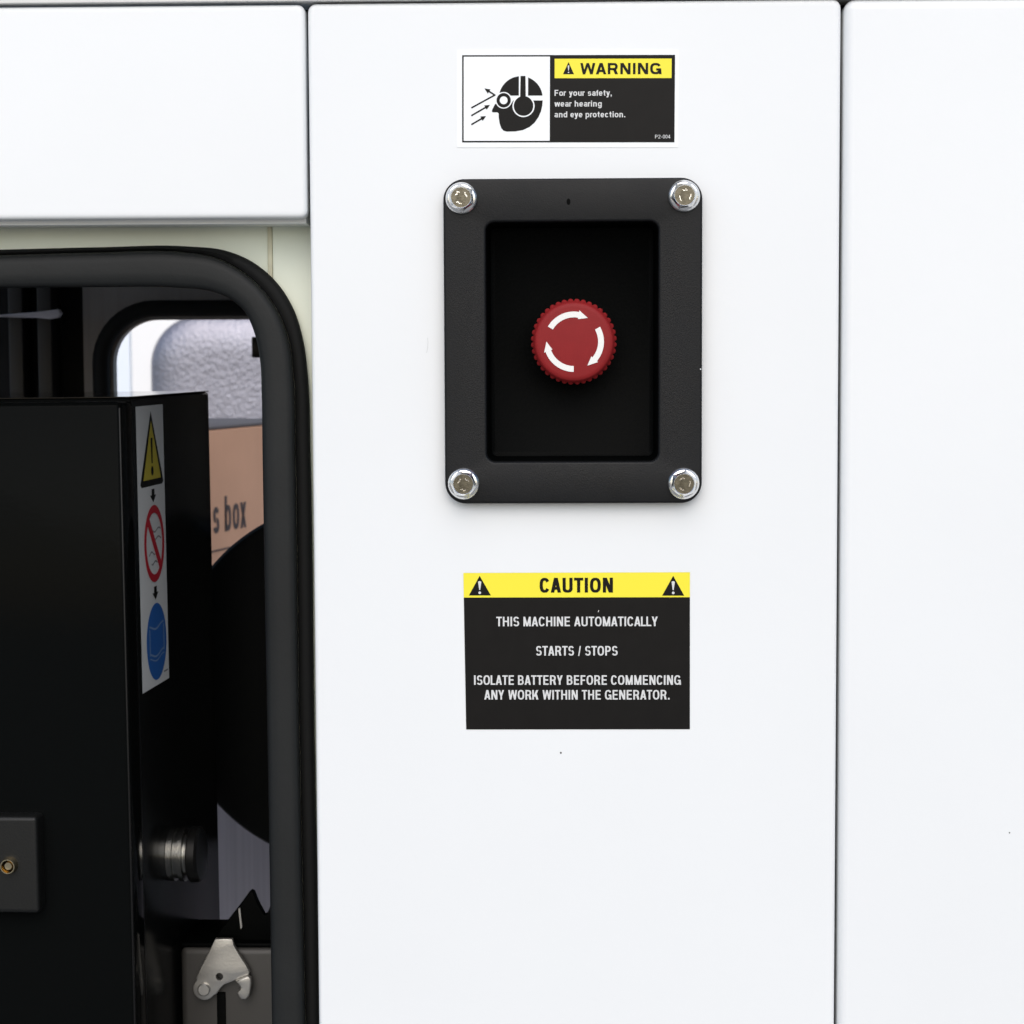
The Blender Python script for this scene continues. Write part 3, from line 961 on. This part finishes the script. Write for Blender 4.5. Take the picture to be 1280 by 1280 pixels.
# warning label
f1 = Flat(709.5, 123.3, 0.0)
bm = bmesh.new()
plate(bm, [rc(f1, 570.8, 63, 848, 183.8, 0.0006)], -0.00018, 0.0)
wl_ = obj('warning_label', bm, M_LABW, loc=f1.loc + Vector((0, -0.00005, 0)), rot=(0, R(0.35), 0), smooth=False)
tag(wl_, 'white and black warning label with a helmeted head drawing above the black button plate', 'label')
sheet_part('black_field', M_LABK, wl_, [[rc(f1, 577.6, 69.6, 843.2, 177.4)]], 3)
pg = sheet_part('pictogram', M_LABW, wl_, [[rc(f1, 579.5, 71.5, 687.3, 175.6)]], 4)
zf = lambda x, y: f1(560 + x / 4.267, 50 + y / 4.267)
Z = lambda pts: [zf(*p) for p in pts]
def zc_(cx, cy, r, n=36):
    return [zf(cx + r * math.cos(2 * math.pi * i / n), cy + r * math.sin(2 * math.pi * i / n)) for i in range(n)]
def bar(x0, y0, x1, y1, t):
    d = Vector((x1 - x0, y1 - y0)).normalized()
    n_ = Vector((-d.y, d.x)) * t / 2
    return Z([(x0 + n_.x, y0 + n_.y), (x1 + n_.x, y1 + n_.y), (x1 - n_.x, y1 - n_.y), (x0 - n_.x, y0 - n_.y)])
def ahead(x, y, dx, dy, l, wd_):
    d = Vector((dx, dy)).normalized()
    n_ = Vector((-d.y, d.x))
    b_ = Vector((x, y)) - d * l
    return Z([(x, y), tuple(b_ + n_ * wd_), tuple(b_ - n_ * wd_)])
dome = [(388 + 117 * math.cos(R(a_)), 312 - 117 * math.sin(R(a_))) for a_ in range(8, 170, 6)]
helmet = Z([(500, 297)] + dome + [(273, 297)])
jaw = Z([(505, 323), (503, 350), (496, 380), (483, 410), (462, 440), (435, 463), (400, 479), (360, 486), (315, 487), (296, 482), (284, 468), (276, 445), (271, 415), (270, 390), (262, 385), (238, 385), (233, 379), (240, 363), (249, 345), (258, 338), (300, 350), (335, 345), (348, 323)])
hd = sheet_part('head_drawing', M_LABK, pg, [[helmet], [jaw]], 5)
sheet_part('head_drawing_gap', M_LABW, pg, [[Z([(378, 190), (427, 190), (427, 320), (378, 320)])], [zc_(297, 322, 44)], [zc_(403, 352, 59)]], 6)
sheet_part('ear_defender', M_LABK, pg, [[Z([(387, 194), (413, 194), (415, 310), (385, 310)])], [zc_(403, 352, 52)]], 7)
sheet_part('goggle', M_LABK, pg, [[zc_(297, 322, 38), zc_(297, 322, 21)[::-1]]], 7)
sheet_part('ray_arrows', M_LABK, pg, [[bar(124, 362, 252, 293, 8)], [bar(252, 296, 212, 270, 8)], [ahead(194, 259, -40, -26, 30, 13)],
                                     [bar(124, 403, 206, 356, 8)], [ahead(224, 346, 82, -47, 28, 13)], [bar(124, 450, 184, 416, 8)], [ahead(203, 405, 60, -34, 28, 13)]], 5)
hb = sheet_part('heading_band', M_LABY, wl_, [[rc(f1, 693.2, 74.2, 839, 98.2)]], 4)
def hazard(parent, fl, ax, ay, bx_l, bx_r, by, lay, hole=None):
    w_ = bx_r - bx_l
    t_ = offset_loop([fl(ax, ay + 1.2), fl(bx_r - 1.2, by - 0.6), fl(bx_l + 1.2, by - 0.6)], 0.6 * fl.s)
    o = sheet_part('hazard_symbol', M_LABK, parent, [[t_]], lay)
    hgt_ = by - ay
    sheet_part('exclamation_mark', hole or M_LABY, o, [[[fl(ax - w_ * .075, ay + hgt_ * .30), fl(ax, ay + hgt_ * .26), fl(ax + w_ * .075, ay + hgt_ * .30), fl(ax + w_ * .022, ay + hgt_ * .72), fl(ax - w_ * .022, ay + hgt_ * .72)]],
        [[fl(ax + w_ * .062 * math.cos(R(q)), ay + hgt_ * .86 + w_ * .062 * math.sin(R(q))) for q in range(0, 360, 30)]]], lay + 1)
hazard(hb, f1, 710.5, 78.6, 703.4, 717.6, 93.2, 5, M_LABT)
words('heading_text', M_LABK, hb, [('WARNING', 725.2, 826, 93.4, 13.8, 3.15, f1)], 5)
words('message_text', M_LABT, wl_, [('For your safety,', 693.2, 764.6, 120.0, 7.3, 1.4, f1), ('wear hearing', 693.2, 752.2, 133.3, 7.3, 1.4, f1), ('and eye protection.', 693.2, 781.5, 146.6, 7.3, 1.4, f1)], 5)
words('code_text', M_LABT, wl_, [('P2-004', 819, 838, 172.8, 4.5, 0.62, f1)], 5)

# caution label
f2 = Flat(721, 814, 0.0)
bm = bmesh.new()
plate(bm, [f2.L([(582.0, 912.8), (862.3, 912.4), (862.0, 715.0), (579.6, 715.4)])], -0.00018, 0.0)
cl = obj('caution_label', bm, M_LABK, loc=f2.loc + Vector((0, -0.00005, 0)), rot=(0, 0, 0), smooth=False)
tag(cl, 'black caution label with a yellow heading band below the black button plate', 'label')
cb_ = sheet_part('heading_band', M_LABY, cl, [[f2.L([(580.0, 746.2), (862.05, 746.2), (862.0, 715.0), (579.6, 715.4)])]], 2)
hazard(cb_, f2, 600, 719, 586.2, 614.1, 743.6, 3, M_LABT)
hazard(cb_, f2, 841.2, 719.4, 827.3, 855.1, 744.2, 3, M_LABT)
words('heading_text', M_LABK, cb_, [('CAUTION', 674.8, 766.2, 740.2, 18.6, 4.0, f2)], 3)
words('message_text', M_LABT, cl, [('THIS MACHINE AUTOMATICALLY', 620.5, 822, 782.4, 12.0, 2.05, f2), ('STARTS / STOPS', 670, 772, 819.3, 12.0, 2.05, f2),
     ('ISOLATE BATTERY BEFORE COMMENCING', 592.2, 850.7, 856.2, 12.0, 2.05, f2), ('ANY WORK WITHIN THE GENERATOR.', 605, 836.9, 874.8, 12.0, 2.05, f2)], 3)
sheet_part('scratch', M_LABT, cl, [[f2.L([(747.4, 764.6), (748.2, 762.2), (749.0, 762.4), (748.2, 764.8)])]], 3)
